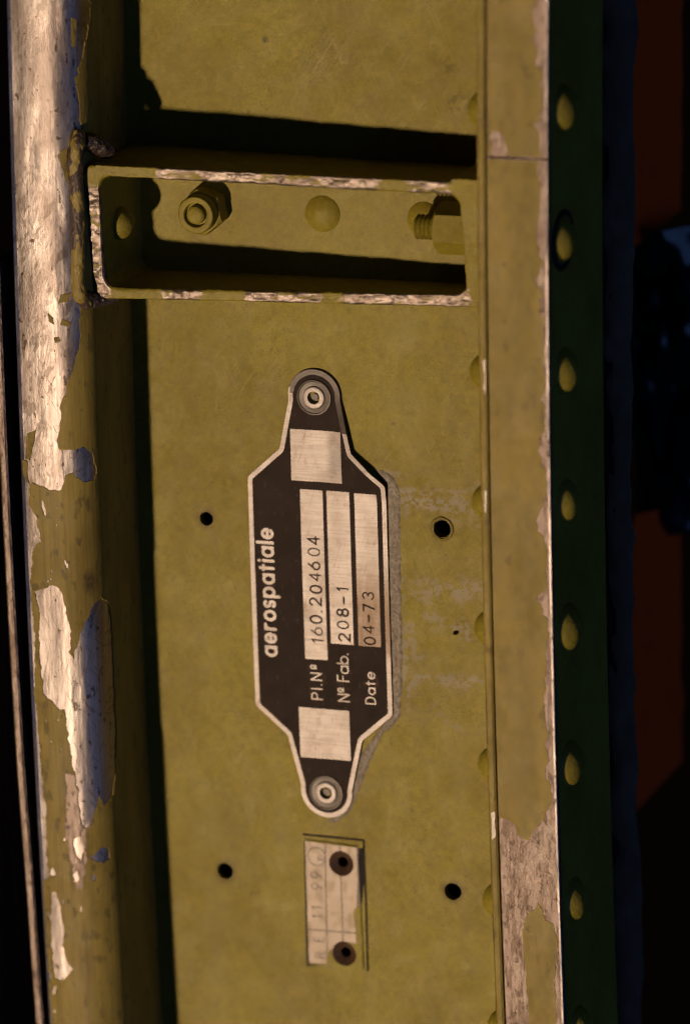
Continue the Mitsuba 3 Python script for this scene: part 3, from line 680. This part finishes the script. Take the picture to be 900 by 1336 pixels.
# ---------------------------------------------------------------- behind the right edge: blanket, brown panels, plastic
def wavy(left, right, w, amp, seed, bulge=0.0, nx=26, ny=160, sc=40.0, edge=5.0, tilt=0.0):
    """a hanging sheet between two measured edges [(x, y), ...] at depth w, crumpled by amp"""
    L = np.array([B(x, y, w) for x, y in left]); R = np.array([B(x, y, w) for x, y in right]); A = np.linspace(0, 1, nx)
    V = []
    for t in np.linspace(0, 1, ny):
        va = L[0, 1] + (L[-1, 1] - L[0, 1]) * t; vb = R[0, 1] + (R[-1, 1] - R[0, 1]) * t
        e = (meshkit.fbm(np.array([[va / 40, 1, seed], [vb / 40, 5, seed]]), 3) - .5) * 2 * edge
        a, b = np.interp(va, L[:, 1], L[:, 0]) + e[0], np.interp(vb, R[:, 1], R[:, 0]) + e[1]
        V.append(np.column_stack([a + (b - a) * A, va + (vb - va) * A, w + bulge * np.sin(A * math.pi) - tilt * A]))
    V = np.concatenate(V); V[:, 2] += (meshkit.fbm(V / [sc, sc * 1.8, 1e9], 4, seed) - .5) * 2 * amp
    idx = np.arange(nx * ny).reshape(ny, nx); F = []
    for i in range(ny - 1):
        for j in range(nx - 1):
            F += [[idx[i, j], idx[i, j + 1], idx[i + 1, j + 1]], [idx[i, j], idx[i + 1, j + 1], idx[i + 1, j]]]
    return trimesh.util.concatenate([trimesh.Trimesh(V, F, process=False), trimesh.Trimesh(V - [0, 0, 6], np.array(F)[:, ::-1], process=False)])
def cloth_color(p, n, uv):
    u, v, w = LC(p)
    return mix((.080, .050, .032), (.145, .092, .060), fbm(u / 12, v / 20, w / 12, 3))
scene['blanket_cloth'] = tw({'type': 'principled', 'base_color': mikit.proc(cloth_color), 'roughness': .8, 'specular': .2})
def brown_color(p, n, uv):
    u, v, w = LC(p)
    return mix((.52, .055, .008), (.60, .070, .011), fbm(u / 20, v / 60, w / 20, 3))
scene['brown_coat'] = tw({'type': 'principled', 'base_color': mikit.proc(brown_color), 'roughness': .95, 'specular': .02})
scene['plastic'] = tw({'type': 'principled', 'base_color': rgb(.006, .007, .010), 'roughness': .24, 'specular': .9})
out('insulation_blanket', wavy([(772, -60), (772, 300), (775, 500), (778, 835), (790, 1250), (796, 1450)], [(832, -60), (826, 200), (824, 500), (825, 835), (838, 1250), (842, 1450)], -150, 5, 2, 8), 'blanket_cloth', True)
thing('insulation_blanket', 'narrow dark blue grey insulation blanket with wavy edges behind the channel', 'blanket')
out('brown_panel', wavy([(822, -80), (822, 326)], [(876, -80), (872, 284)], -560, 3, 4, 0, 12, 40, 80, 3, 55), 'brown_coat', True)
thing('brown_panel', 'dim red brown panel in the upper right background', 'panel')
out('brown_panel_001', wavy([(830, 672), (822, 720), (822, 1066)], [(872, 672), (876, 1010)], -560, 3, 6, 0, 12, 40, 80, 4, 55), 'brown_coat', True)
thing('brown_panel_001', 'dim red brown panel in the lower right background, below the plastic sheet', 'panel')
out('plastic_sheet', wavy([(822, 290), (822, 700)], [(925, 290), (925, 700)], -600, 90, 9, 14, 60, 220, 140, 4), 'plastic', True)
thing('plastic_sheet', 'crinkled glossy black plastic sheet between the two brown panels', 'plastic sheet')
